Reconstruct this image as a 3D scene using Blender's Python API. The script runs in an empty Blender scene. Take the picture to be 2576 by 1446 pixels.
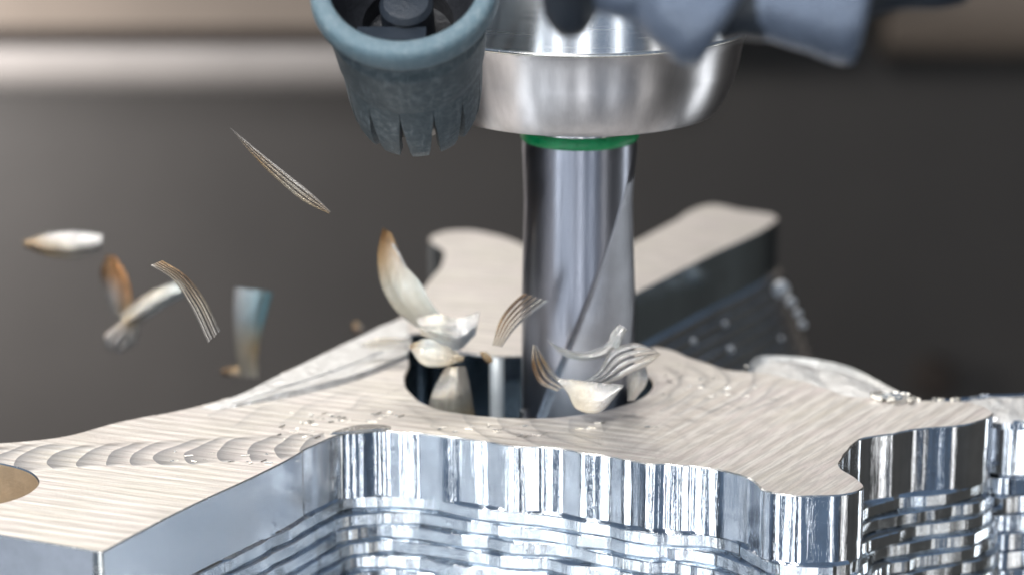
import bpy, bmesh, math, random
from mathutils import Vector, Matrix, noise
from mathutils.geometry import tessellate_polygon
random.seed(7)
R = math.radians
D = bpy.data
SC = bpy.context.scene
COL = SC.collection

# ------------------------------------------------------------------ camera, world, lamps
PITCH = R(16.0)
DIST = 50.0
LENS = 100.0
AX = Vector((0, math.cos(PITCH), -math.sin(PITCH)))      # view direction
RT = Vector((1, 0, 0))
UP = Vector((0, math.sin(PITCH), math.cos(PITCH)))
TGT = Vector((0, 0, 1.74))
EYE = TGT - AX * DIST
PW, PH = 2576.0, 1446.0
KPX = 36.0 / LENS / PW                                   # tangent per picture pixel

cam_d = D.cameras.new('camera')
cam = D.objects.new('camera', cam_d)
COL.objects.link(cam)
cam.location = EYE
cam.rotation_euler = (R(90) - PITCH, 0, 0)
cam_d.lens = LENS
cam_d.sensor_width = 36
cam_d.clip_start = 0.5
cam_d.clip_end = 1000
cam_d.dof.use_dof = True
cam_d.dof.focus_distance = 45.8
cam_d.dof.aperture_fstop = 0.1 / 0.80
cam_d.dof.aperture_blades = 0
SC.camera = cam
SC.unit_settings.scale_length = 0.01                     # one unit is a centimetre

w = D.worlds.new('World')
SC.world = w
w.use_nodes = True
bg = w.node_tree.nodes['Background']
bg.inputs[0].default_value = (0.34, 0.48, 0.70, 1)
bg.inputs[1].default_value = 0.37
SC.view_settings.view_transform = 'Standard'
SC.view_settings.look = 'None'
SC.view_settings.gamma = 1
SC.view_settings.exposure = 0
SC.cycles.max_bounces = 8
SC.cycles.sample_clamp_indirect = 6
SC.cycles.use_denoising = True


def area(name, loc, tgt, sx, sy, power, col):
    l = D.lights.new(name, 'AREA')
    l.shape = 'RECTANGLE'
    l.size = sx
    l.size_y = sy
    l.energy = power
    l.color = col
    o = D.objects.new(name, l)
    COL.objects.link(o)
    o.location = loc
    o.rotation_euler = (Vector(tgt) - Vector(loc)).to_track_quat('-Z', 'Y').to_euler()
    return o


# radiance of an area lamp is about power / (pi^2 * area)... tuned per lamp
def tall(name, az, dist, wdt, power, col, zc=-14, h=60):
    """tall softbox standing in front of the machine, az degrees right of the lens"""
    x, y = dist * math.sin(R(az)), -dist * math.cos(R(az))
    return area(name, (x, y, zc), (0, 0, zc + 6), wdt, h, power, col)


tall('strip_lamp_front', 2, 66, 3.6, 5200, (0.97, 0.99, 1.0))
tall('soft_lamp_left', -43, 62, 4.2, 6200, (0.92, 0.97, 1.0))
tall('soft_lamp_front_left', -28, 64, 2.8, 3700, (0.92, 0.97, 1.0))
tall('soft_lamp_front_left_narrow', -15, 66, 3.0, 3600, (0.93, 0.97, 1.0))
tall('soft_lamp_front_right', 24, 64, 2.6, 2600, (0.95, 0.98, 1.0))
tall('soft_lamp_right', 50, 60, 4.0, 2000, (1.0, 0.98, 0.95))
tall('soft_lamp_side', 104, 43, 5, 2400, (0.92, 0.97, 1.0), zc=-16, h=26)
area('warm_fill_back', (-14, 40, 44), (0, 0, 0), 70, 24, 19000, (1.0, 0.94, 0.86))  # added softbox out of view, warms and brightens the top faces
area('fill_lamp_overhead_front', (-16, -34, 42), (0, -1, 1), 22, 16, 42000, (1.0, 0.98, 0.95))  # added fill out of view, brightens the chips from the front
area('wall_wash_lamp', (-38, 44, -6), (-24, 60, -13), 8, 8, 27000, (1.0, 0.96, 0.93))


# ------------------------------------------------------------------ picture -> place helpers
def ray(px, py):
    return (AX + RT * ((px - PW / 2) * KPX) - UP * ((py - PH / 2) * KPX))


def at_z(px, py, z=0.0):
    r = ray(px, py)
    return EYE + r * ((z - EYE.z) / r.z)


def at_y(px, py, y):
    r = ray(px, py)
    return EYE + r * ((y - EYE.y) / r.y)


def at_d(px, py, d):
    return EYE + ray(px, py) * d


# ------------------------------------------------------------------ mesh helpers
def tag(o, label, cat, group=None):
    o['label'] = label
    o['category'] = cat
    if group:
        o['group'] = group
    return o


def empty(name, loc, label, cat, group=None):
    o = D.objects.new(name, None)
    COL.objects.link(o)
    o.location = loc
    o.empty_display_size = 0.2
    return tag(o, label, cat, group)


def link(name, verts, faces, m, parent=None, smooth=True, sharp=None, cols=None, kind=None):
    me = D.meshes.new(name)
    me.from_pydata([tuple(v) for v in verts], [], faces)
    me.validate()
    bm = bmesh.new()
    bm.from_mesh(me)
    bmesh.ops.recalc_face_normals(bm, faces=bm.faces)
    bm.to_mesh(me)
    bm.free()
    for p in me.polygons:
        p.use_smooth = smooth
    if smooth and sharp:
        me.set_sharp_from_angle(angle=R(sharp))
    if cols:
        a = me.color_attributes.new('tint', 'FLOAT_COLOR', 'POINT')
        for i, c in enumerate(cols):
            a.data[i].color = (c[0], c[1], c[2], c[3] if len(c) > 3 else 1)
    me.materials.append(m)
    o = D.objects.new(name, me)
    COL.objects.link(o)
    if parent:
        o.parent = parent
        o.matrix_parent_inverse = Matrix.Translation(-parent.location)
    if kind:
        o['kind'] = kind
    return o


def catmull(pts, closed, step):
    """pts: Vectors (a trailing True in the tuple marks a sharp corner)."""
    P = [p[0] if isinstance(p, tuple) else p for p in pts]
    C = [isinstance(p, tuple) for p in pts]
    n = len(P)
    out = []
    for i in range(n if closed else n - 1):
        a, b = P[i], P[(i + 1) % n]
        p0 = P[(i - 1) % n] if (closed or i > 0) else a
        p3 = P[(i + 2) % n] if (closed or i < n - 2) else b
        if C[i]:
            p0 = a
        if C[(i + 1) % n]:
            p3 = b
        L = (b - a).length
        k = max(1, int(round(L / step)))
        # centripetal tangents
        def tan(pa, pb, pc):
            la, lb = max((pb - pa).length, 1e-6), max((pc - pb).length, 1e-6)
            return ((pb - pa) / la * lb + (pc - pb) / lb * la) / (la + lb)
        m0 = tan(p0, a, b) if (p0 - a).length > 1e-6 else (b - a) / L
        m1 = tan(a, b, p3) if (p3 - b).length > 1e-6 else (b - a) / L
        for j in range(k):
            t = j / k
            t2, t3 = t * t, t * t * t
            out.append(a * (2 * t3 - 3 * t2 + 1) + m0 * L * (t3 - 2 * t2 + t) + b * (-2 * t3 + 3 * t2) + m1 * L * (t3 - t2))
    if not closed:
        out.append(P[-1].copy())
    return out


def normals2(pts):
    n = len(pts)
    s = sum(pts[i].x * pts[(i + 1) % n].y - pts[(i + 1) % n].x * pts[i].y for i in range(n))
    sg = 1 if s > 0 else -1
    out = []
    for i in range(n):
        t = pts[(i + 1) % n] - pts[i - 1]
        v = Vector((t.y, -t.x, 0)) * sg
        out.append(v.normalized() if v.length > 1e-9 else Vector((1, 0, 0)))
    return out


def smooth_loop(pts, it):
    for _ in range(it):
        n = len(pts)
        pts = [pts[i] * 0.5 + (pts[i - 1] + pts[(i + 1) % n]) * 0.25 for i in range(n)]
    return pts


def n1(s, f, seed):
    return noise.noise(Vector((s * f, seed * 13.7, 4.1)))


def loft(rows, closed=True):
    """rows: lists of points, same length -> verts, faces"""
    n = len(rows[0])
    V = [p for r in rows for p in r]
    F = []
    for a in range(len(rows) - 1):
        for i in range(n if closed else n - 1):
            j = (i + 1) % n
            F.append((a * n + i, a * n + j, (a + 1) * n + j, (a + 1) * n + i))
    return V, F


def lathe(profile, origin, axis, seg=96, a0=0.0, a1=2 * math.pi):
    axis = axis.normalized()
    u = axis.orthogonal().normalized()
    v = axis.cross(u)
    rows = []
    full = abs(a1 - a0 - 2 * math.pi) < 1e-6
    k = seg if full else seg + 1
    for (r, h) in profile:
        rows.append([origin + axis * h + (u * math.cos(a0 + (a1 - a0) * i / seg) + v * math.sin(a0 + (a1 - a0) * i / seg)) * r for i in range(k)])
    return loft(rows, full)


def box_vf(c, sx, sy, sz, rot=0.0, tilt=None):
    m = Matrix.Rotation(rot, 3, 'Z')
    if tilt:
        m = m @ Matrix.Rotation(tilt, 3, 'X')
    V = [Vector(c) + m @ Vector((x * sx / 2, y * sy / 2, z * sz / 2)) for x in (-1, 1) for y in (-1, 1) for z in (-1, 1)]
    F = [(0, 1, 3, 2), (4, 6, 7, 5), (0, 4, 5, 1), (2, 3, 7, 6), (0, 2, 6, 4), (1, 5, 7, 3)]
    return V, F


def join(parts):
    V, F = [], []
    for v, f in parts:
        o = len(V)
        V += list(v)
        F += [tuple(i + o for i in q) for q in f]
    return V, F


# ------------------------------------------------------------------ materials
class NT:
    def __init__(s, name):
        s.m = D.materials.new(name)
        s.m.use_nodes = True
        s.t = s.m.node_tree
        s.b = s.t.nodes['Principled BSDF']
        s.pos = None

    def n(s, typ, **kw):
        nd = s.t.nodes.new(typ)
        for k, v in kw.items():
            if k.startswith('i_'):
                key = k[2:]
                nd.inputs[int(key) if key.isdigit() else key].default_value = v
            else:
                setattr(nd, k, v)
        return nd

    def l(s, a, b):
        s.t.links.new(a, b)

    def coord(s, scale=(1, 1, 1), rot=(0, 0, 0), loc=(0, 0, 0)):
        g = s.n('ShaderNodeTexCoord')
        mp = s.n('ShaderNodeMapping')
        mp.inputs['Scale'].default_value = scale
        mp.inputs['Rotation'].default_value = rot
        mp.inputs['Location'].default_value = loc
        s.l(g.outputs['Object'], mp.inputs['Vector'])
        return mp.outputs[0]

    def math(s, op, a, b=None, c=None, clamp=False):
        nd = s.n('ShaderNodeMath', operation=op)
        nd.use_clamp = clamp
        for i, q in enumerate((a, b, c)):
            if q is None:
                continue
            if isinstance(q, (int, float)):
                nd.inputs[i].default_value = q
            else:
                s.l(q, nd.inputs[i])
        return nd.outputs[0]

    def noise(s, vec, scale, detail=3, rough=0.5, dist=0.0):
        nd = s.n('ShaderNodeTexNoise')
        nd.inputs['Scale'].default_value = scale
        nd.inputs['Detail'].default_value = detail
        nd.inputs['Roughness'].default_value = rough
        nd.inputs['Distortion'].default_value = dist
        s.l(vec, nd.inputs['Vector'])
        return nd.outputs['Fac']

    def ramp(s, fac, stops):
        nd = s.n('ShaderNodeValToRGB')
        el = nd.color_ramp.elements
        while len(el) < len(stops):
            el.new(0.5)
        for e, (p, c) in zip(el, stops):
            e.position = p
            e.color = (*c, 1) if len(c) == 3 else c
        s.l(fac, nd.inputs[0])
        return nd.outputs[0]

    def mix(s, fac, a, b):
        nd = s.n('ShaderNodeMix', data_type='RGBA')
        for sock, q in ((nd.inputs[0], fac), (nd.inputs[6], a), (nd.inputs[7], b)):
            if isinstance(q, (int, float)):
                sock.default_value = q
            elif isinstance(q, tuple):
                sock.default_value = (*q, 1)
            else:
                s.l(q, sock)
        return nd.outputs[2]

    def bump(s, h, dist, strength=1.0, prev=None):
        nd = s.n('ShaderNodeBump')
        nd.inputs['Strength'].default_value = strength
        nd.inputs['Distance'].default_value = dist
        s.l(h, nd.inputs['Height'])
        if prev is not None:
            s.l(prev, nd.inputs['Normal'])
        return nd.outputs[0]

    def set(s, **kw):
        for k, v in kw.items():
            key = k.replace('_', ' ')
            if isinstance(v, tuple) and len(v) == 3:
                v = (*v, 1)
            if hasattr(v, 'is_linked') or hasattr(v, 'links'):
                s.l(v, s.b.inputs[key])
            else:
                s.b.inputs[key].default_value = v
        return s.m


def mat_chrome(name, base=(0.80, 0.83, 0.87), r0=0.08, r1=0.22, streak=0.012, speck=0.0, blotch=0.80):
    t = NT(name)
    c = t.coord((9, 9, 0.35))
    st = t.noise(c, 1.6, 5, 0.62)
    c2 = t.coord((1, 1, 1))
    bl = t.noise(c2, 2.2, 3, 0.5)
    col = t.mix(t.ramp(bl, [(0.3, (0, 0, 0)), (0.75, (1, 1, 1))]), base, tuple(x * blotch for x in base))
    mr = t.n('ShaderNodeMapRange')
    t.l(t.noise(c2, 9, 4, 0.7), mr.inputs[0])
    mr.inputs[1].default_value = 0.35
    mr.inputs[2].default_value = 0.7
    mr.inputs[3].default_value = r0
    mr.inputs[4].default_value = r1
    nb = t.bump(st, streak, 1.0)
    if speck:
        nb = t.bump(t.noise(c2, 26, 4, 0.7), speck, 1.0, nb)
    return t.set(Metallic=1.0, Base_Color=col, Roughness=mr.outputs[0], Normal=nb)


def mat_milled_top():
    """facing marks of the end mill: long parallel tracks, scallops, arcs round the pocket"""
    t = NT('milled_aluminium_top')
    g = t.n('ShaderNodeTexCoord')
    P = g.outputs['Object']
    sep = t.n('ShaderNodeSeparateXYZ')
    t.l(P, sep.inputs[0])
    X, Y = sep.outputs[0], sep.outputs[1]
    wob = t.noise(t.coord((0.8, 0.8, 0.8)), 1.1, 2)

    def stripes(ang, f, fine):
        ca, sa = math.cos(R(ang)), math.sin(R(ang))
        v = t.math('ADD', t.math('MULTIPLY', X, -sa), t.math('MULTIPLY', Y, ca))
        u = t.math('ADD', t.math('MULTIPLY', X, ca), t.math('MULTIPLY', Y, sa))
        v = t.math('ADD', v, t.math('MULTIPLY', wob, 0.02))
        cv = t.n('ShaderNodeCombineXYZ')
        t.l(t.math('MULTIPLY', v, f * 2.6), cv.inputs[0])
        t.l(t.math('MULTIPLY', u, 0.035), cv.inputs[1])
        nz = t.noise(cv.outputs[0], 1.0, 4, 0.65)
        sn_ = t.math('MULTIPLY_ADD', t.math('SINE', t.math('MULTIPLY', v, f * 9.5)), 0.5, 0.5)
        nz = t.math('ADD', t.math('MULTIPLY', nz, 0.70), t.math('MULTIPLY', sn_, 0.20))
        cv2 = t.n('ShaderNodeCombineXYZ')
        t.l(t.math('MULTIPLY', v, 9.0), cv2.inputs[0])
        t.l(t.math('MULTIPLY', u, fine), cv2.inputs[1])
        n2 = t.noise(cv2.outputs[0], 1.6, 2, 0.5)
        return nz, n2
    sA, fA = stripes(57, 2.1, 0.8)      # right wing
    sB, fB = stripes(-20, 2.6, 0.6)     # left wing and arms
    side = t.math('SMOOTHSTEP' if False else 'MULTIPLY_ADD', X, 0.9, -1.6, clamp=True)
    rear = t.math('MULTIPLY_ADD', Y, -0.8, 0.6, clamp=True)   # arms behind the pocket keep the left direction
    mask = t.math('MULTIPLY', side, rear)
    s = t.mix(mask, sB, sA)
    fn = t.mix(mask, fB, fA)
    # arcs round the pocket
    arcs = None
    for (cx, cy, sc, ph) in ((1.2, -3.4, 2.3, 0.0), (3.4, 1.0, 1.9, 1.0), (-1.8, 1.6, 2.1, 2.0)):
        dx = t.math('SUBTRACT', X, cx)
        dy = t.math('SUBTRACT', Y, cy)
        r = t.math('SQRT', t.math('ADD', t.math('MULTIPLY', dx, dx), t.math('MULTIPLY', dy, dy)))
        r = t.math('ADD', r, t.math('MULTIPLY', wob, 0.22))
        sn = t.math('POWER', t.math('ABSOLUTE', t.math('SINE', t.math('MULTIPLY_ADD', r, sc * 2.6, ph))), 16)
        gate = t.ramp(t.noise(t.coord((1, 1, 1), loc=(ph * 3, 1, 0)), 0.9, 2), [(0.47, (0, 0, 0)), (0.62, (1, 1, 1))])
        a = t.math('MULTIPLY', sn, gate)
        arcs = a if arcs is None else t.math('ADD', arcs, a)
    # the arcs only near the pocket
    dx = t.math('MULTIPLY', t.math('SUBTRACT', X, 0.8), 0.20)
    dy = t.math('MULTIPLY', t.math('ADD', Y, 0.9), 0.27)
    rr = t.math('SQRT', t.math('ADD', t.math('MULTIPLY', dx, dx), t.math('MULTIPLY', dy, dy)))
    near = t.math('SUBTRACT', 1.0, t.math('MULTIPLY_ADD', rr, 2.4, -1.3, clamp=True))
    arcs = t.math('MULTIPLY', arcs, near)
    # rows of overlapping scallops where the cutter stepped sideways
    def scallops(p0, p1, period, half, bend, lean, power):
        d = (p1 - p0)
        L = d.length
        ux, uy = d.x / L, d.y / L
        px_, py_ = t.math('SUBTRACT', X, p0.x), t.math('SUBTRACT', Y, p0.y)
        u = t.math('ADD', t.math('MULTIPLY', px_, ux), t.math('MULTIPLY', py_, uy))
        v = t.math('ADD', t.math('MULTIPLY', px_, -uy), t.math('MULTIPLY', py_, ux))
        u = t.math('ADD', u, t.math('MULTIPLY', t.noise(t.coord((1, 1, 1)), 0.9, 1), 0.45))
        v = t.math('ADD', v, t.math('MULTIPLY', t.math('SUBTRACT', t.noise(t.coord((1, 1, 1), loc=(3, 1, 0)), 1.0, 1), 0.5), 0.5))
        ub = t.math('SUBTRACT', u, t.math('MULTIPLY', t.math('MULTIPLY', v, v), bend))
        ub = t.math('SUBTRACT', ub, t.math('MULTIPLY', v, lean))
        fr = t.math('FRACT', t.math('MULTIPLY', ub, 1 / period))
        env = t.math('SUBTRACT', 1.0, t.math('ABSOLUTE', t.math('MULTIPLY', v, 1 / half)), clamp=True)
        env = t.math('MULTIPLY', env, 5.0, clamp=True)
        ins = t.math('MULTIPLY', t.math('GREATER_THAN', u, 0.0), t.math('LESS_THAN', u, L))
        return t.math('MULTIPLY', t.math('POWER', t.math('SUBTRACT', 1.0, fr), power), t.math('MULTIPLY', env, ins))
    scal = scallops(at_z(-60, 1158), at_z(870, 1118), 0.46, 0.66, 0.7, 0.35, 1.0)
    sc2 = scallops(at_z(1660, 985), at_z(1990, 968), 0.46, 1.5, -0.35, 0.55, 5.0)
    sc3 = scallops(at_z(1120, 1072), at_z(1560, 1098), 0.62, 0.9, 0.45, -0.7, 5.0)
    sc4 = scallops(at_z(560, 1040), at_z(980, 1010), 0.8, 0.9, 0.35, 0.9, 4.0)
    light = t.math('ADD', t.math('ADD', sc2, sc3), sc4)
    scal = t.math('ADD', scal, t.math('MULTIPLY', light, 0.34))
    # colour
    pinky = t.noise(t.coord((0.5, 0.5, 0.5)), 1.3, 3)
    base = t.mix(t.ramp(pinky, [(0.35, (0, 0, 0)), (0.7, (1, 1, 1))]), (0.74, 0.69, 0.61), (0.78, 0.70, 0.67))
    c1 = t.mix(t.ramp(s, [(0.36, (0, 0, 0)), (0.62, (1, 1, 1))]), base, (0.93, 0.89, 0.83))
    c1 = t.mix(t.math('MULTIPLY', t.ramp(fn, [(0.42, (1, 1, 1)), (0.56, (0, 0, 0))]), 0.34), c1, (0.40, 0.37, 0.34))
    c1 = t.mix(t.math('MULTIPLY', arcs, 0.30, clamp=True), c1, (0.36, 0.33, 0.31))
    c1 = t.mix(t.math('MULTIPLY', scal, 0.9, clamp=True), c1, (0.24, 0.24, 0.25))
    rough = t.ramp(s, [(0.3, (0.40,) * 3), (0.7, (0.54,) * 3)])
    h = t.math('ADD', s, t.math('MULTIPLY', fn, 0.25))
    nb = t.bump(h, 0.03, 0.8)
    nb = t.bump(t.math('ADD', t.math('MULTIPLY', arcs, 0.15), t.math('MULTIPLY', scal, 1.2)), 0.04, 1.0, nb)
    nb = t.bump(t.noise(t.coord((1, 1, 1)), 18, 4, 0.7), 0.012, 1.0, nb)
    return t.set(Metallic=0.72, Base_Color=c1, Roughness=rough, Normal=nb)


def mat_brushed(name, base, r, ring=0.0008, freq=30, aniso=0.8):
    """turned metal, fine grooves round the z axis spread highlights up and down"""
    t = NT(name)
    c = t.coord((0.25, 0.25, freq))
    nz = t.noise(c, 1.0, 4, 0.7)
    c2 = t.coord((3.2, 3.2, 0.25))
    sm = t.noise(c2, 1.5, 5, 0.6)
    col = t.mix(t.ramp(sm, [(0.38, (0, 0, 0)), (0.62, (1, 1, 1))]), base, tuple(x * 0.88 for x in base))
    rg = t.math('MULTIPLY_ADD', nz, 0.12, r)
    tg = t.n('ShaderNodeTangent', direction_type='RADIAL', axis='Z')
    t.set(Metallic=1.0, Base_Color=col, Roughness=rg, Normal=t.bump(nz, ring, 1.0), Anisotropic=aniso)
    t.b.inputs['Anisotropic Rotation'].default_value = 0.25
    t.l(tg.outputs[0], t.b.inputs['Tangent'])
    return t.m


def mat_plain(name, base, rough, metallic=0.0, nscale=4, amt=0.25, bump=0.01, bscale=20):
    t = NT(name)
    c = t.coord((1, 1, 1))
    nz = t.noise(c, nscale, 5, 0.62)
    col = t.mix(t.ramp(nz, [(0.35, (0, 0, 0)), (0.68, (1, 1, 1))]), base, tuple(min(1, x * (1 + amt * 2)) for x in base))
    rg = t.math('MULTIPLY_ADD', nz, 0.2, rough - 0.1)
    return t.set(Metallic=metallic, Base_Color=col, Roughness=rg, Normal=t.bump(t.noise(c, bscale, 4, 0.65), bump))


def mat_chip():
    """torn thin metal: heat tint stored on the mesh, streaks running along the ribbon"""
    t = NT('thin_metal_chip')
    a = t.n('ShaderNodeAttribute', attribute_name='tint')
    c = t.coord((1, 1, 1))
    nz = t.noise(c, 7, 3, 0.6)
    cv = t.n('ShaderNodeCombineXYZ')
    t.l(t.math('MULTIPLY', a.outputs['Alpha'], 9.0), cv.inputs[0])
    t.l(t.math('MULTIPLY', nz, 0.8), cv.inputs[1])
    st = t.noise(cv.outputs[0], 1.0, 4, 0.7)
    col = t.mix(t.math('MULTIPLY', t.ramp(st, [(0.46, (1, 1, 1)), (0.56, (0, 0, 0))]), 0.24), a.outputs['Color'], (0.34, 0.25, 0.16))
    nb = t.bump(st, 0.07, 1.0)
    return t.set(Metallic=0.74, Base_Color=col, Roughness=t.math('MULTIPLY_ADD', nz, 0.22, 0.10), Normal=nb)


def mat_dusty(name, base, dust, rough, amt):
    t = NT(name)
    c = t.coord((1, 1, 1))
    big = t.noise(c, 1.1, 4, 0.6)
    fine = t.noise(c, 7.5, 6, 0.75)
    scr = t.noise(t.coord((14, 3, 1.2), (0.2, 0.4, 0.3)), 1.0, 4, 0.7)
    f = t.math('MULTIPLY', t.ramp(fine, [(0.47, (0, 0, 0)), (0.62, (1, 1, 1))]), t.ramp(big, [(0.35, (0.2, 0.2, 0.2)), (0.6, (1, 1, 1))]))
    f = t.math('ADD', f, t.math('MULTIPLY', t.ramp(scr, [(0.55, (0, 0, 0)), (0.66, (1, 1, 1))]), 0.7))
    col = t.mix(t.math('MULTIPLY', f, amt, clamp=True), base, dust)
    nb = t.bump(fine, 0.035, 1.0)
    return t.set(Base_Color=col, Roughness=t.math('MULTIPLY_ADD', big, 0.25, rough - 0.12), Normal=nb, Metallic=0.1)


M_TOP = mat_milled_top()
M_WALL = mat_chrome('polished_milled_wall', r0=0.05, r1=0.11, streak=0.003)
M_ARM = mat_chrome('satin_arm_shaded', (0.42, 0.50, 0.55), r0=0.17, r1=0.19, streak=0.0002, blotch=0.95)  # same metal as the wall, its shade put into a darker base
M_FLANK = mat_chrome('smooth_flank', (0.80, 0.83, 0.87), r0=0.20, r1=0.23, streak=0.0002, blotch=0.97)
M_STEP = mat_chrome('rough_milled_steps', (0.82, 0.86, 0.90), 0.06, 0.14, 0.004, 0.002)
M_FROST = mat_chrome('frosted_step', (0.72, 0.76, 0.80), 0.22, 0.42, 0.01, 0.03)
M_ENDFACE = mat_plain('sawn_aluminium_face', (0.42, 0.45, 0.51), 0.42, 0.9, 3, 0.08, 0.004, 30)
M_POCKET = mat_chrome('pocket_wall_metal', (0.72, 0.80, 0.86), 0.05, 0.14, 0.01)
M_SLOT_TINT = mat_plain('slot_reflection_tint', (0.62, 0.50, 0.36), 0.40, 0.6, 3, 0.1, 0.01)  # golden reflection inside the slot put into the base colour
M_ROUGH = mat_plain('rough_white_metal', (0.82, 0.81, 0.79), 0.36, 0.85, 5, 0.12, 0.06, 5)
M_EDGE = mat_plain('bright_metal_edge', (0.85, 0.84, 0.80), 0.25, 1.0, 6, 0.05, 0.003)
M_BRIGHT = mat_plain('satin_glint_rib', (0.85, 0.90, 0.92), 0.30, 0.4, 6, 0.05, 0.002)
M_NUT_HI = mat_brushed('turned_bright_steel', (0.86, 0.88, 0.91), 0.20, ring=0.0, aniso=0.75)
M_NUT = mat_brushed('turned_grey_steel', (0.70, 0.685, 0.70), 0.28)
M_CUTTER = mat_brushed('blue_grey_tool_steel', (0.33, 0.345, 0.40), 0.27, 0.0, 3, 0.4)
M_FLUTE = mat_chrome('ground_flute_steel', (0.60, 0.62, 0.68), 0.30, 0.45, 0.003, 0.012)
M_GREEN = mat_plain('green_rubber_seal', (0.0, 0.20, 0.065), 0.30, 0, 6, 0.2, 0.01)
M_NOZ = mat_dusty('worn_blue_grey_plastic', (0.040, 0.062, 0.075), (0.24, 0.28, 0.30), 0.40, 0.42)
M_NOZ_RIM = mat_dusty('scuffed_light_blue_rim', (0.10, 0.16, 0.195), (0.28, 0.33, 0.35), 0.38, 0.35)
M_BORE = mat_plain('black_bore_plastic', (0.012, 0.013, 0.016), 0.38, 0, 3, 0.3, 0.02, 9)
M_HOSE = mat_plain('smooth_navy_plastic', (0.10, 0.125, 0.172), 0.28, 0.2, 1.2, 0.2, 0.01, 6)
M_HOSE_DK = mat_plain('black_navy_plastic', (0.015, 0.02, 0.028), 0.35, 0, 2, 0.2, 0.01)
M_CHIP = mat_chip()
M_PANEL = mat_plain('dark_enclosure_paint', (0.031, 0.028, 0.026), 0.6, 0, 0.05, 0.15, 0.02, 0.6)
M_SIDE = mat_plain('grey_side_sheet', (0.075, 0.072, 0.066), 0.5, 0, 0.06, 0.3, 0.02, 0.6)
M_BEIGE = mat_plain('beige_enclosure_sheet', (0.17, 0.138, 0.112), 0.6, 0, 0.06, 0.15, 0.02, 0.6)
M_GREYSHEET = mat_plain('pale_grey_sheet', (0.34, 0.315, 0.30), 0.45, 0, 0.06, 0.15, 0.02, 0.6)
M_BROWN = mat_plain('brown_seal_strip', (0.022, 0.015, 0.011), 0.8, 0, 0.1, 0.2, 0.02, 0.6)
M_TABLE = mat_plain('dark_machine_iron', (0.06, 0.062, 0.066), 0.45, 0.4, 0.4, 0.3, 0.02, 3)
M_GLINT = NT('glint_bead').set(Metallic=0.5, Base_Color=(0.95, 0.96, 0.97), Roughness=0.35)

# ------------------------------------------------------------------ enclosure (setting)
YW = 60.0


def zwall(py, y=YW):
    return at_y(PW / 2, py, y).z


def xwall(px, y=YW):
    return at_y(px, 100, y).x


def struct(name, vf, m, smooth=False):
    o = link(name, vf[0], vf[1], m, smooth=smooth)
    o['kind'] = 'structure'
    return o


def bx(x0, x1, y0, y1, z0, z1):
    return box_vf(((x0 + x1) / 2, (y0 + y1) / 2, (z0 + z1) / 2), x1 - x0, y1 - y0, z1 - z0)


struct('enclosure_wall', bx(-110, 62, YW, YW + 1, -50, 30), M_PANEL)
struct('side_wall', bx(61, 62, -70, YW - 0.02, -50, 45), M_SIDE)
struct('machine_bed', bx(-110, 61, -80, YW - 0.02, -51, -50.02), M_PANEL)
# left side wall and dark posts added out of view to band the wall reflections
struct('side_wall', bx(-111, -110, -40, YW - 0.02, -50, 45), M_PANEL)
for az in (-50, -8, 36):
    x_, y_ = 54 * math.sin(R(az)), -54 * math.cos(R(az))
    struct('reflection_post', box_vf((x_, y_, -10), 3.0, 1.5, 80, R(az)), M_PANEL)
# sheet-metal rail along the wall, upper left of the picture, and its continuation right
zt, zb = zwall(175), zwall(225)
def rail(name, x0, x1, y, ztop, zlow, rad, m):
    """sheet folded into a large radius along its lower edge"""
    sec = [Vector((0, y + rad, ztop)), Vector((0, y, ztop))]
    for k in range(13):
        a_ = math.pi / 2 * k / 12
        rz = min(rad, ztop - zlow - 0.05)
        sec.append(Vector((0, y + rad - rad * math.cos(a_), zlow + rz - rz * math.sin(a_))))
    sec.append(Vector((0, YW - 0.01, zlow)))
    rws = [[p + Vector((x0, 0, 0)) for p in sec], [p + Vector((x1, 0, 0)) for p in sec]]
    V, F = loft(rws)
    n_ = len(sec)
    F += [tuple(range(n_)), tuple(range(n_, 2 * n_))]
    o = link(name, V, F, m, smooth=True, sharp=60)
    o['kind'] = 'structure'


rail('wall_rail', -109, 6, YW - 6, zwall(122, YW - 6), zwall(245, YW - 4), 4.6, M_GREYSHEET)
struct('wall_rail_seal', bx(-109, 7.0, YW - 5, YW - 0.01, zwall(122, YW - 6) + 0.004, zwall(62, YW - 5)), M_BROWN)
struct('wall_upper_sheet', bx(-109, 12, YW - 5.6, YW - 0.01, zwall(62, YW - 5) + 0.004, 24), M_BEIGE)
rail('wall_rail_right', 14, 60.9, YW - 5, 24, zwall(175, YW - 4), 3.6, M_BEIGE)

bc = at_y(2345, 950, YW - 0.4)
bo = empty('hex_bolt', bc, 'rusty brown bolt on the dark back wall, blurred at lower right', 'bolt')
link('bolt_head', *lathe([(0.01, -0.3), (0.8, -0.3), (0.9, -0.25), (0.9, 0.3)], bc, Vector((0, 1, 0)), 6), M_BROWN, bo, smooth=False)
link('bolt_shank', *lathe([(0.25, 0.3), (0.25, 0.39)], bc, Vector((0, 1, 0)), 20), M_BROWN, bo)

# machine table and fixture, below the picture
tb = empty('machine_table', (0, -2, -8), 'dark iron machine table standing under the milled part', 'table')
link('table_top', *bx(-12, 12, -11, 9, -9.5, -8), M_TABLE, tb, smooth=False)
link('table_pedestal', *bx(-9, 9, -8, 6, -50, -9.5), M_TABLE, tb, smooth=False)

# ------------------------------------------------------------------ the milled part
part = empty('milled_part', (0, -1, -8), 'bright milled aluminium part with wavy polished walls, round pocket and stepped flanks', 'metal part')


def Z(px, py, c=False, z=0.0):
    v = at_z(px, py, z)
    return (v, True) if c else v


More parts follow.
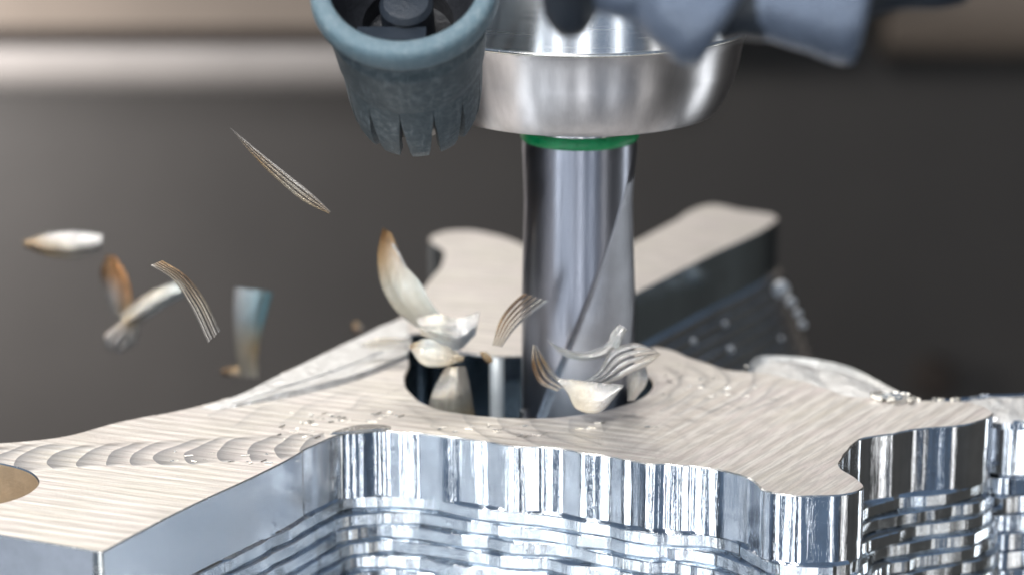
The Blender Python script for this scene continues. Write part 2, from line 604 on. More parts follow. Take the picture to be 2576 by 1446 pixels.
OUT = [Z(255, 1388, True), Z(480, 1274), Z(700, 1165), Z(790, 1117), Z(855, 1088), Z(950, 1078), Z(1050, 1083), Z(1130, 1095),
       Z(1250, 1112), Z(1400, 1125), Z(1500, 1140), Z(1570, 1155), Z(1700, 1168), Z(1800, 1178), Z(1868, 1190), Z(1908, 1212),
       Z(1950, 1235), Z(2010, 1246), Z(2085, 1244), Z(2140, 1232), Z(2160, 1212), Z(2148, 1194), Z(2122, 1180), Z(2112, 1160),
       Z(2130, 1134), Z(2180, 1108), Z(2260, 1087), Z(2340, 1079), Z(2400, 1074), Z(2452, 1062), Z(2483, 1040), Z(2476, 1020),
       Z(2438, 1008), Z(2350, 1003), Z(2250, 1006), Z(2150, 995), Z(2050, 968), Z(1950, 946), Z(1850, 931), Z(1750, 907),
       Z(1680, 885), Z(1620, 872), Z(1545, 858), Z(1490, 846), Z(1480, 822), Z(1510, 788), Z(1600, 738), Z(1780, 646), Z(1945, 562),
       Z(1957, 551), Z(1948, 542), Z(1870, 529), Z(1782, 516), Z(1768, 519), Z(1690, 559), Z(1600, 606), Z(1540, 637), Z(1480, 665), Z(1420, 662), Z(1330, 622),
       Z(1260, 594), Z(1180, 580), Z(1112, 584), Z(1080, 600), Z(1090, 615), Z(1116, 634), Z(1112, 658), Z(1065, 725), Z(1030, 785),
       Z(990, 808), Z(900, 850), Z(700, 945), Z(600, 990), Z(480, 1023), Z(300, 1060), Z(150, 1098), Z(0, 1113), Z(-150, 1116),
       Z(-460, 1120, True), Z(-560, 1250, True)]
OUTLINE = catmull(OUT, True, 0.035)
POCKET = catmull([Z(1031, 985), Z(1050, 1005), Z(1105, 1028), Z(1200, 1044), Z(1335, 1050), Z(1450, 1044), Z(1550, 1024),
                  Z(1615, 998), Z(1640, 966), Z(1622, 938), Z(1560, 912), Z(1450, 897), Z(1330, 894), Z(1240, 894), Z(1160, 886),
                  Z(1100, 862), Z(1058, 838), Z(1033, 842), Z(1029, 900)], True, 0.07)
SLOT = catmull([Z(95, 1213), Z(80, 1190), Z(0, 1165), Z(-110, 1156), Z(-220, 1166), Z(-290, 1200), Z(-280, 1235), Z(-200, 1262),
                Z(-100, 1271), Z(0, 1264), Z(70, 1240)], True, 0.07)


def facet_curve(length, seed, lo, hi, tilt):
    """piecewise offsets whose slope jumps from band to band (chatter bands of the cutter)"""
    rg = random.Random(seed)
    xs, ys = [0.0], [0.0]
    while xs[-1] < length:
        w_ = rg.uniform(lo, hi)
        sl = rg.uniform(-tilt, tilt) - ys[-1] * min(3.0, 0.55 / w_)
        xs.append(xs[-1] + w_)
        ys.append(ys[-1] + sl * w_)
    return xs, ys


FC = [facet_curve(90, 11, 0.12, 0.50, 0.27), facet_curve(90, 12, 0.07, 0.16, 0.07)]


def fsample(fc, s):
    import bisect
    xs, ys = fc
    i = max(0, min(len(xs) - 2, bisect.bisect_right(xs, s) - 1))
    return ys[i] + (ys[i + 1] - ys[i]) * (s - xs[i]) / (xs[i + 1] - xs[i])


def ripple(s, seed, a=1.0):
    u = (s + seed * 3.7) % 88.0
    return a * (fsample(FC[0], u) + fsample(FC[1], u) + 0.008 * n1(s, 0.8, seed))


# the long straight flank and saw-cut end at left are flatter
flat_a = at_z(255, 1388)
flat_b = at_z(760, 1130)


def flatness(p):
    # 0 along the straight left flank, 1 elsewhere
    t = (p.x - flat_b.x) / 0.8
    if p.y > 2 and p.x > 2:
        return 0.04
    if p.y > 2.5:
        return 0.15 if p.x > -2.5 else 0.5
    if p.y < -1 and p.x < flat_b.x + 0.8:
        return max(0.05, min(1, t))
    return 1.0




c0_ = flat_a


def add_ripple(loop, seed, a=1.0, use_flat=False):
    nn_ = normals2(loop)
    out, s_ = [], 0.0
    for i, p in enumerate(loop):
        s_ += (p - loop[i - 1]).length if i else 0
        fl = flatness(p) if use_flat else 1
        rv = 0.25 * ripple(s_ - 0.06, seed, a) + 0.5 * ripple(s_, seed, a) + 0.25 * ripple(s_ + 0.06, seed, a)
        bow = 0.03 * math.sin(p.y * 1.25 + 0.6) if (use_flat and p.y < -1 and p.x < flat_b.x and p.x > c0_.x) else 0
        out.append(p + nn_[i] * (rv * fl + bow * (1 - fl)))
    return out


SMOOTH_OUT = [p.copy() for p in OUTLINE]
OUTLINE = add_ripple(OUTLINE, 5, 1.0, True)
POCKET = add_ripple(POCKET, 21, 0.3)
SLOT = add_ripple(SLOT, 31, 0.1)


def zshift(loop, z):
    return [Vector((p.x, p.y, z)) for p in loop]


def offs(loop, d, nn=None):
    nn = nn or normals2(loop)
    if isinstance(d, (int, float)):
        d = [d] * len(loop)
    return [p + n * q for p, n, q in zip(loop, nn, d)]


CH = 0.022


def top_cap(z):
    loops = [zshift(offs(OUTLINE, -CH), z), zshift(offs(POCKET, CH), z), zshift(offs(SLOT, CH), z)]
    tri = tessellate_polygon(loops)
    V = [p for l in loops for p in l]
    return V, [tuple(t) for t in tri]


V, F = top_cap(0.0)
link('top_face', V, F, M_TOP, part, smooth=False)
# bright burnished chamfers
for loop, sg in ((OUTLINE, -1), (POCKET, 1), (SLOT, 1)):
    V, F = loft([zshift(offs(loop, sg * CH), 0.0), zshift(loop, -CH)])
    link('chamfer', V, F, M_EDGE, part, smooth=True)

# outer wall: a tall polished band with real vertical ripples left by the cutter
WALL_H = 1.16
arc = [0.0]
for i in range(1, len(OUTLINE)):
    arc.append(arc[-1] + (OUTLINE[i] - OUTLINE[i - 1]).length)


NR = normals2(OUTLINE)
rows = []
for k in range(5):
    z = -CH - (WALL_H - CH) * k / 4
    rows.append([p + NR[i] * 0.004 * flatness(p) * n1(arc[i] * 3 + z * 0.7, 1.0, 9) + Vector((0, 0, z)) for i, p in enumerate(OUTLINE)])
# split off the saw-cut end face (last segments of the outline, left end)
V, F = loft(rows)
c0 = at_z(255, 1388)
c1 = at_z(-560, 1250)
n = len(OUTLINE)
i_end = min(range(n), key=lambda i: (OUTLINE[i] - c1).length)
end_idx = set(range(i_end, n))
FW = [f for f in F if (f[0] % n) not in end_idx]
pw = link('polished_wall', V, FW, M_WALL, part, smooth=True, sharp=40)
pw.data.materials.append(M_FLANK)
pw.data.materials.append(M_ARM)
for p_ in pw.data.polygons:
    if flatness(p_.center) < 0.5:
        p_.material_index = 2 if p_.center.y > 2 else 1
ec = [OUTLINE[i] for i in range(i_end, n)] + [OUTLINE[0]]
V, F = loft([zshift(ec, -CH), zshift(ec, -3.5)], closed=False)
link('end_face', V, F, M_ENDFACE, part, smooth=False)
# rounded vertical arris between end face and flank
d_end = (OUTLINE[-2] - OUTLINE[0]).normalized()
d_fl = (OUTLINE[2] - OUTLINE[0]).normalized()
q0 = OUTLINE[0]
nn_out = -(d_end + d_fl).normalized()
ar = [q0 + d_end * 0.16 + nn_out * 0.012, q0 + d_end * 0.06 + nn_out * 0.02, q0 + nn_out * 0.03, q0 + d_fl * 0.03 + nn_out * 0.012]
V, F = loft([zshift(ar, -0.02), zshift(ar, -3.5)], closed=False)
link('corner_bevel', V, F, M_EDGE, part, smooth=True)

# pocket and slot walls
for nm, loop, seed in (('pocket_wall', POCKET, 21), ('slot_wall', SLOT, 31)):
    a = 0.0
    rws = []
    nl = normals2(loop)
    for k in range(4):
        z = -CH - k * 0.75
        s = 0.0
        r_ = []
        for i, p in enumerate(loop):
            s += (p - loop[i - 1]).length if i else 0
            r_.append(p + Vector((0, 0, z)))
        rws.append(r_)
    V, F = loft(rws)
    link(nm, V, F, M_POCKET if nm == 'pocket_wall' else M_SLOT_TINT, part, smooth=True, sharp=50)
pb = at_z(1250, 893)
link('pocket_glint_rib', *lathe([(0.13, -2.2), (0.13, -0.03), (0.11, -0.015)], pb + Vector((0, -0.02, 0)), Vector((0, 0, 1)), 24), M_BRIGHT, part)  # rib added to show a bright strip of reflected light
for nm, loop in (('pocket_floor', POCKET), ('slot_floor', SLOT)):
    lp = zshift(offs(loop, 0.05), -CH - 2.24)
    link(nm, lp, [tuple(t) for t in tessellate_polygon([lp])], M_POCKET, part, smooth=False)

# terraces left by the roughing passes
notch_c = at_z(2200, 1200)


def zone_extra(p, k):
    e = 0.0
    if p.y > 1.2 and p.x > 1.8:                        # flank below the rear arm
        e += 0.055 * k
    dn = (Vector((p.x, p.y, 0)) - notch_c).length
    e += 0.035 * k * max(0, 1 - dn / 3.0)
    return e


def blocky(nv, seed, amp, lo, hi, tilt=0.0):
    rg = random.Random(seed)
    out = []
    while len(out) < nv:
        m = rg.randint(lo, hi)
        a_, t_ = rg.uniform(-amp, amp), rg.uniform(-tilt, tilt)
        out += [a_ + t_ * (j / max(1, m - 1) - 0.5) * m / hi for j in range(m)]
    return out[:nv]


SP = 2
base_loop = SMOOTH_OUT[::SP]
NL = 12
z = -WALL_H
prev = OUTLINE[::SP]
offacc = 0.0
H = 0.25
bl_prev = None
for k in range(1, NL + 1):
    it = [0, 6, 25, 60, 110, 170, 230, 290, 350, 420, 500, 580, 700][k]
    lo_ = smooth_loop([p.copy() for p in base_loop], min(it, 12 + 5 * k))
    hi_ = smooth_loop([p.copy() for p in lo_], it)
    lp = []
    for p, q in zip(lo_, hi_):
        m_ = max(0, min(1, 1.6 - (p - notch_c).length / 2.2))
        lp.append(p.lerp(q, m_))
    nl = smooth_loop(normals2(lp), 3)
    nl = [v.normalized() for v in nl]
    offacc += 0.045 if k > 1 else 0.06
    bl = blocky(len(lp), 100 + k, 0.010, 3, 14, 0.13)
    qt = [0.12 if (p.y > 2 and p.x > 2) else 1.0 for p in lp]
    nm_ = [max(0.0, min(1, 1.5 - (p - notch_c).length / 1.6)) for p in lp]
    lens = [offacc + bl[i] * qt[i] * nm_[i] + 0.9 * qt[i] * ripple(i * 0.07, 40 + k * 1.37, 1.0) * (0.2 if flatness(lp[i]) < 0.5 else 0.8) + zone_extra(lp[i], k) + ripple(i * 0.07, 5, 0.4) * qt[i] for i in range(len(lp))]
    rim = [lp[i] + nl[i] * lens[i] for i in range(len(lp))]
    # left saw-cut face stays flat: pull points back behind it
    for i, p in enumerate(rim):
        q = p - c0
        nrm = Vector((d_end.y, -d_end.x, 0))
        if nrm.dot(d_fl) > 0:
            nrm = -nrm
        dd = q.dot(nrm)
        if dd > -0.02 and p.x < c0.x + 2:
            rim[i] = p - nrm * (dd + 0.02)
    zt = z
    zb = z - H
    if k == NL:
        zb = -8
    jz = [0.012 * n1(i * 0.07, 0.7, 60 + k) for i in range(len(lp))]
    rws = [[Vector((p.x, p.y, zt + 0.03 + jz[i])) for i, p in enumerate(prev)],
           [Vector((p.x, p.y, zt + jz[i])) for i, p in enumerate([rim[i] - nl[i] * 0.02 for i in range(len(rim))])],
           [Vector((p.x, p.y, zt - 0.02 + jz[i])) for i, p in enumerate(rim)],
           [Vector((p.x, p.y, zb + 0.055 + jz[i])) for i, p in enumerate(rim)],
           [Vector((p.x, p.y, zb - 0.012)) for p in [rim[i] - nl[i] * 0.13 for i in range(len(rim))]]]
    V, F = loft(rws)
    link('roughing_step', V, F, M_STEP, part, smooth=False)
    prev = [rim[i] - nl[i] * 0.14 for i in range(len(rim))]
    z = zb

# low rib along the back left edge (bright turned strip with two grooves)
rib_b = [at_z(x, y, 0.05) for x, y in ((500, 1019), (600, 989), (700, 944), (900, 849), (1000, 806), (1026, 800))]
rib_f = [at_z(x, y, 0.05) for x, y in ((540, 1024), (680, 1000), (800, 975), (900, 948), (985, 915), (1026, 897))]
A, B = catmull(rib_b, False, 0.2), catmull(rib_f, False, 0.2)
NN = 40


def resample(l, n_):
    L = [0]
    for i in range(1, len(l)):
        L.append(L[-1] + (l[i] - l[i - 1]).length)
    out = []
    j = 0
    for q in range(n_):
        t = L[-1] * q / (n_ - 1)
        while j < len(l) - 2 and L[j + 1] < t:
            j += 1
        f = (t - L[j]) / max(1e-9, L[j + 1] - L[j])
        out.append(l[j].lerp(l[j + 1], min(1, max(0, f))))
    return out


A, B = resample(A, NN), resample(B, NN)
prof = [(-0.001, -0.06), (0.0, 0), (0.33, 0.0), (0.35, 0.03), (0.62, 0.03), (0.64, 0.0), (0.69, 0.0), (0.71, 0.03), (0.97, 0.05), (1.0, -0.06)]
rws = [[A[i].lerp(B[i], t) + Vector((0, 0, dz)) for i in range(NN)] for t, dz in prof]
for r_ in rws:
    for i in range(NN):
        r_[i].z = (r_[i].z - 0.0) * min(1, i / 12 + 0.02)
V, F = loft(rws, closed=False)
link('rear_rib', V, F, M_ROUGH, part, smooth=False)


def slab(name, pts, ztop, zbot, m, seed, rough=0.0, seg=0.12, amp=1.0):
    lp = catmull([at_z(x, y, ztop) for x, y in pts], True, seg)
    if name == 'rear_flange':
        lp = add_ripple(lp, 5, 1.3)
    nl = normals2(lp)
    V = []
    c = sum(lp, Vector()) / len(lp)
    rings = [0.0, 0.25, 0.5, 0.75, 1.0]
    rws = []
    for f in rings:
        rws.append([c.lerp(p, f) + Vector((0, 0, rough * noise.noise(c.lerp(p, f) * 1.7 + Vector((seed, 0, 0))) - (0.12 if (f == 1 and rough) else 0))) for p in lp])
    KS = 14
    hh = (zbot - ztop) / KS
    for k in range(KS):
        b = blocky(len(lp), seed + k, 0.02 * amp, 3, 16, 0.16 * amp)
        if k in (1, 2):
            continue
        for (dz, do) in ((0.0, 0.0), (2.84 if k == 0 else 0.84, 0.0), (3.0 if k == 0 else 1.0, -0.07)):
            rws.append([Vector((p.x, p.y, ztop + hh * (k + dz))) + nl[i] * (0.02 * k * amp + b[i] + do) for i, p in enumerate(lp)])
    V, F = loft(rws)
    o = link(name, V, F, m, part, smooth=True, sharp=35)
    if name == 'rear_flange':
        o.data.materials.append(M_ROUGH)
        for p_ in o.data.polygons:
            if abs(p_.normal.z) > 0.9 and p_.center.z > ztop - 0.06:
                p_.material_index = 1
    return o


slab('rough_shoulder', [(1938, 893), (1990, 896), (2100, 912), (2165, 934), (2235, 972), (2300, 1012), (2200, 1045), (2050, 1030), (1940, 990)],
     -0.18, -4, M_ROUGH, 71, rough=0.09, amp=0.5)
slab('rear_flange', [(2330, 1012), (2420, 1000), (2520, 991), (2620, 984), (2760, 985), (2820, 1030), (2700, 1062), (2560, 1058), (2450, 1052), (2360, 1040)],
     -0.34, -5, M_WALL, 83, rough=0.03, seg=0.04)

# small round boss lip where the flank turns
lip = catmull([at_z(x, y, 0.012) for x, y in ((828, 1090), (862, 1076), (905, 1067), (950, 1066), (985, 1072), (975, 1080), (930, 1083), (880, 1088))], True, 0.06)
V, F = loft([zshift(lip, 0.0), zshift(offs(lip, -0.05), 0.03)])
V += zshift(offs(lip, -0.05), 0.03)
F = [tuple(f) for f in F]
o_ = 2 * len(lip)
F += [tuple(i + o_ for i in t) for t in tessellate_polygon([zshift(offs(lip, -0.05), 0.03)])]
link('burnished_lip', V, F, M_EDGE, part, smooth=False)

# burrs clinging to the back edge
rb = random.Random(5)
bv = []
for i in range(26):
    px = rb.uniform(2195, 2292)
    p = at_z(px, 993 + (px - 2195) * 0.09 + rb.uniform(-3, 5), 0.06)
    bv.append(box_vf(p, rb.uniform(0.05, 0.2), rb.uniform(0.05, 0.14), rb.uniform(0.04, 0.14), rb.uniform(0, 3), rb.uniform(-0.6, 0.6)))
for i in range(14):
    px = rb.uniform(2290, 2420)
    p = at_z(px, 1003 + rb.uniform(-1, 2), 0.02)
    bv.append(box_vf(p, rb.uniform(0.03, 0.08), 0.05, rb.uniform(0.02, 0.07), rb.uniform(0, 3)))
V, F = join(bv)
link('edge_burr', V, F, M_EDGE, part, smooth=False, kind='stuff')

# fine swarf lying on the plate
rs = random.Random(17)
fl = []
for (x0, x1, ya, yb, n_) in ((700, 1010, 1035, 1110, 46), (1640, 1960, 905, 1010, 30), (430, 760, 1130, 1165, 16), (1100, 1700, 1062, 1100, 22)):
    for i in range(n_):
        px, py = rs.uniform(x0, x1), rs.uniform(ya, yb)
        if py > 1060 and 800 < px < 1010:
            py = rs.uniform(1035, 1058)
        p = at_z(px, py, 0.012)
        L_ = rs.uniform(0.03, 0.16)
        fl.append(box_vf(p, L_, rs.uniform(0.012, 0.03), 0.014, rs.uniform(-0.6, 0.9), rs.uniform(-0.5, 0.5)))
V, F = join(fl)
link('fine_swarf', V, F, M_EDGE, part, smooth=False, kind='stuff')

# ------------------------------------------------------------------ tool holder, seal, cutter
CX = at_y(1457, 500, 0).x
AXIS0 = Vector((CX, 0, 0))


def zc(py, y=0.0):
    return at_y(1457, py, y).z


ZUP = Vector((0, 0, 1))
RN = 2.95
# front edge of a ring of radius r at height z is at y=-r
z_bot = zc(345, -2.3)
z_line = zc(143, -RN)
holder = empty('tool_holder', (CX, 0, z_bot), 'large turned steel tool holder nose above the cutter', 'tool holder')
prof = [(1.02, z_bot + 0.05), (1.9, z_bot + 0.01), (2.22, z_bot), (2.33, z_bot + 0.004), (2.36, z_bot + 0.03), (2.44, z_bot + 0.12), (2.53, z_bot + 0.28), (2.63, z_bot + 0.52), (2.72, z_bot + 0.82), (RN - 0.16, z_line - 0.25), (RN - 0.05, z_line - 0.035)]
link('nose_cone', *lathe(prof, AXIS0, ZUP, 160), M_NUT, holder, smooth=True, sharp=50)
prof = [(RN - 0.05, z_line - 0.03), (RN, z_line - 0.02), (RN + 0.015, z_line + 0.005), (RN, z_line + 0.03), (RN - 0.04, z_line + 0.04)]
link('edge_bead', *lathe(prof, AXIS0, ZUP, 160), M_EDGE, holder)
prof = [(RN - 0.03, z_line + 0.03), (RN - 0.04, z_line + 1.6), (RN - 0.1, z_line + 1.7), (RN - 0.1, z_line + 1.9), (RN + 0.2, z_line + 2.0), (RN + 0.2, z_line + 6), (0.02, z_line + 6)]
link('upper_sleeve', *lathe(prof, AXIS0, ZUP, 160), M_NUT_HI, holder, smooth=True, sharp=30)
zr = zc(383, -1.0)
prof = [(0.9, zr + 0.24), (1.0, zr + 0.22), (1.035, zr + 0.14), (1.03, zr + 0.06), (0.99, zr), (0.9, zr - 0.01)]
link('seal_ring', *lathe(prof, AXIS0, ZUP, 96), M_GREEN, holder)
prof = [(0.98, zr + 0.2), (0.98, z_bot + 0.06)]
link('seal_collar', *lathe(prof, AXIS0, ZUP, 96), M_NUT, holder)

cut = empty('end_mill', (CX, 0, -0.8), 'blue grey cylindrical end mill cutting down into the pocket', 'milling cutter')
RC = 1.0
zt = zr + 0.02
rows = []
SEG = 240
NZ = 110
zs = zt - 0.1
zbm = -0.85
rows.append([AXIS0 + Vector((RC * math.cos(2 * math.pi * i / SEG), RC * math.sin(2 * math.pi * i / SEG), zt)) for i in range(SEG)])
for k in range(NZ + 1):
    z = zs + (zbm - zs) * k / NZ
    ring = []
    depth = min(1, max(0, (zs - z - 0.1) / 0.9))
    for i in range(SEG):
        th = 2 * math.pi * i / SEG
        ph = (2 * (th - 0.42 * z) + 7.54) % (2 * math.pi)
        f = 0.0
        if ph > math.pi:
            q = (ph - math.pi) / math.pi
            f = min(1, q / 0.07) * (1 - q) ** 0.9
        g = 0.012 * math.cos(ph * 1.0)
        r = RC * (1 - (0.13 if (th - 0.42 * z + 3.77) % (2 * math.pi) < math.pi else 0.07) * depth * f )
        if z < -0.55:
            r *= 1.02
        ring.append(AXIS0 + Vector((r * math.cos(th), r * math.sin(th), z)))
    rows.append(ring)
rows.append([AXIS0 + Vector((0.55 * math.cos(2 * math.pi * i / SEG), 0.55 * math.sin(2 * math.pi * i / SEG), zbm - 0.03)) for i in range(SEG)])
V, F = loft(rows)
F.append(tuple(range(len(V) - SEG, len(V))))
cb = link('cutter_body', V, F, M_CUTTER, cut, smooth=True, sharp=30)
cb.data.materials.append(M_FLUTE)
for p_ in cb.data.polygons:
    c_ = p_.center
    th = math.atan2(c_.y, c_.x - CX)
    ph = (2 * (th - 0.42 * c_.z) + 7.54) % (2 * math.pi)
    if (th - 0.42 * c_.z + 3.77) % (2 * math.pi) < math.pi and ph > math.pi + 0.08 and ph < 2 * math.pi - 0.3 and c_.z < zs - 0.5 + 0.12 * math.sin(th * 3):
        p_.material_index = 1
# three cutting inserts at the foot
for a in (200, 320, 80):
    c = AXIS0 + Vector((0.98 * math.cos(R(a)), 0.98 * math.sin(R(a)), -0.62))
    link('cutting_insert', *box_vf(c, 0.22, 0.08, 0.42, R(a + 30), 0.12), M_EDGE, cut, smooth=False)

# ------------------------------------------------------------------ coolant nozzle (left)
ND = 43.0
c_front = at_d(1016, -42, ND)
c_back = at_d(1048, 258, ND + 2.4)
nax = (c_back - c_front)
NLn = nax.length
nax.normalize()
pxn = KPX * ND
noz = empty('coolant_nozzle', c_front, 'worn blue grey coolant nozzle with black bore and slotted tip', 'nozzle')
Ro, Ri = 240 * pxn, 190 * pxn
Rt = 152 * KPX * (ND + 2.2)
prof = [(Ri * 0.985, 0.10), (Ri, -0.02), (Ri + 0.05, -0.06), (Ro - 0.10, -0.06), (Ro - 0.03, -0.02), (Ro, 0.06), (Ro, 0.26), (Ro - 0.04, 0.36), (Ro - 0.16, 0.42)]
link('rim', *lathe(prof, c_front, nax, 96), M_NOZ_RIM, noz, smooth=True, sharp=60)
prof = [(Ro - 0.14, 0.40), (Ro - 0.22, 0.50), (Ro - 0.25, 0.75), (Ro - 0.20, 0.82), (Ro - 0.22, 0.95), (Ro * 0.80, NLn * 0.55), (Ro * 0.74, NLn * 0.66)]
link('barrel', *lathe(prof, c_front, nax, 96), M_NOZ, noz, smooth=True, sharp=45)
# slotted tip: tapering fingers with gaps
NT_ = 13
for q in range(NT_):
    a0 = 2 * math.pi * q / NT_ + 0.022
    a1 = 2 * math.pi * (q + 1) / NT_ - 0.022
    axis = nax
    u = axis.orthogonal().normalized()
    v = axis.cross(u)
    rws = []
    LS = [(0.60, 0.765, -0.022), (0.70, 0.76, -0.016), (0.86, 0.74, 0.03), (1.0, 0.70, 0.062), (1.06, 0.66, 0.085), (1.105, 0.58, 0.14)]
    for (h, rf, sh) in LS:
        r_out = Ro * rf
        seg = []
        for j in range(6):
            a = a0 + sh + (a1 - a0 - 2 * sh) * j / 5
            seg.append(c_front + axis * (NLn * h) + (u * math.cos(a) + v * math.sin(a)) * r_out)
        for j in range(5, -1, -1):
            a = a0 + sh + (a1 - a0 - 2 * sh) * j / 5
            seg.append(c_front + axis * (NLn * h - 0.02) + (u * math.cos(a) + v * math.sin(a)) * (r_out - 0.16))
        rws.append(seg)
    V, F = loft(rws)
    ns = 12
    F.append(tuple(range(ns)))
    F.append(tuple(range(len(V) - ns, len(V))))
    link('tip_finger', V, F, M_NOZ, noz, smooth=True, sharp=35)
prof = [(Ro * 0.72, NLn * 0.6), (Ro * 0.62, NLn * 0.85), (Ro * 0.46, NLn * 1.03), (0.01, NLn * 1.04)]
link('inner_sleeve', *lathe(prof, c_front, nax, 48), M_BORE, noz)
prof = [(Ri * 0.99, 0.02), (Ri * 0.93, 0.35), (Ri * 0.80, 0.75), (Ri * 0.62, 0.95), (Ri * 0.6, 1.3), (0.01, 1.3)]
link('bore', *lathe(prof, c_front, nax, 72), M_BORE, noz, smooth=True, sharp=40)
# socket piece inside the bore
prof = [(0.01, 0.42), (Ri * 0.30, 0.44), (Ri * 0.36, 0.52), (Ri * 0.36, 1.2)]
link('ball_stem', *lathe(prof, c_front, nax, 48), M_HOSE_DK, noz, smooth=True, sharp=40)
cc = at_d(985, 92, ND + 0.2)
link('bore_key', *box_vf(cc, 1.05, 0.3, 0.12, 0.0, 0.5), M_HOSE_DK, noz, smooth=False)
# ------------------------------------------------------------------ coolant hose (upper right, close to the lens)
HD = 37.0
hp = KPX * HD
hose = empty('coolant_hose', at_d(1850, -60, HD), 'out of focus navy jointed coolant hose crossing the top right', 'hose')


def hose_seg(name, pa, pb, prof, m, seg=64):
    a = at_d(pa[0], pa[1], pa[2])
    b = at_d(pb[0], pb[1], pb[2])
    ax = b - a
    L = ax.length
    pv = catmull([Vector((r * hp, t * L, 0)) for t, r in prof], False, 0.12)
    pr = [(v.x, v.y) for v in pv]
    return link(name, *lathe(pr, a, ax, seg), m, hose, smooth=True)


hose_seg('dark_tip', (1425, -130, HD - 0.6), (1436, 78, HD + 0.2), [(0, 78), (0.55, 74), (0.85, 62), (0.97, 45), (1.0, 20), (1.0, 1)], M_HOSE_DK)
hose_seg('elbow', (1400, -75, HD), (1700, -60, HD), [(0, 60), (0.1, 88), (0.4, 106), (0.8, 125), (1.0, 120)], M_HOSE)
hose_seg('socket', (1640, -90, HD), (1835, 30, HD), [(-0.05, 60), (0.0, 120), (0.25, 158), (0.6, 172), (0.9, 176), (1.0, 165), (1.03, 120)], M_HOSE)
hose_seg('neck', (1800, -10, HD), (1930, -30, HD), [(0, 120), (0.4, 118), (0.75, 132), (1, 120)], M_HOSE_DK)
hose_seg('socket', (1890, -50, HD), (2175, -10, HD), [(0, 125), (0.04, 140), (0.25, 148), (0.6, 165), (0.9, 180), (0.98, 176), (1.0, 150)], M_HOSE)
hose_seg('neck', (2170, -55, HD), (2440, -75, HD), [(0, 110), (0.2, 92), (0.8, 90), (0.95, 80), (1.0, 60)], M_HOSE_DK)


# ------------------------------------------------------------------ chips
GOLD = (0.80, 0.56, 0.28)
CREAM = (0.98, 0.91, 0.77)
WHITE = (0.93, 0.92, 0.90)
GREY = (0.80, 0.80, 0.80)
BLUE = (0.30, 0.60, 0.70)
COPPER = (0.85, 0.45, 0.20)
BROWN = (0.30, 0.17, 0.09)
PALE = (0.80, 0.87, 0.87)


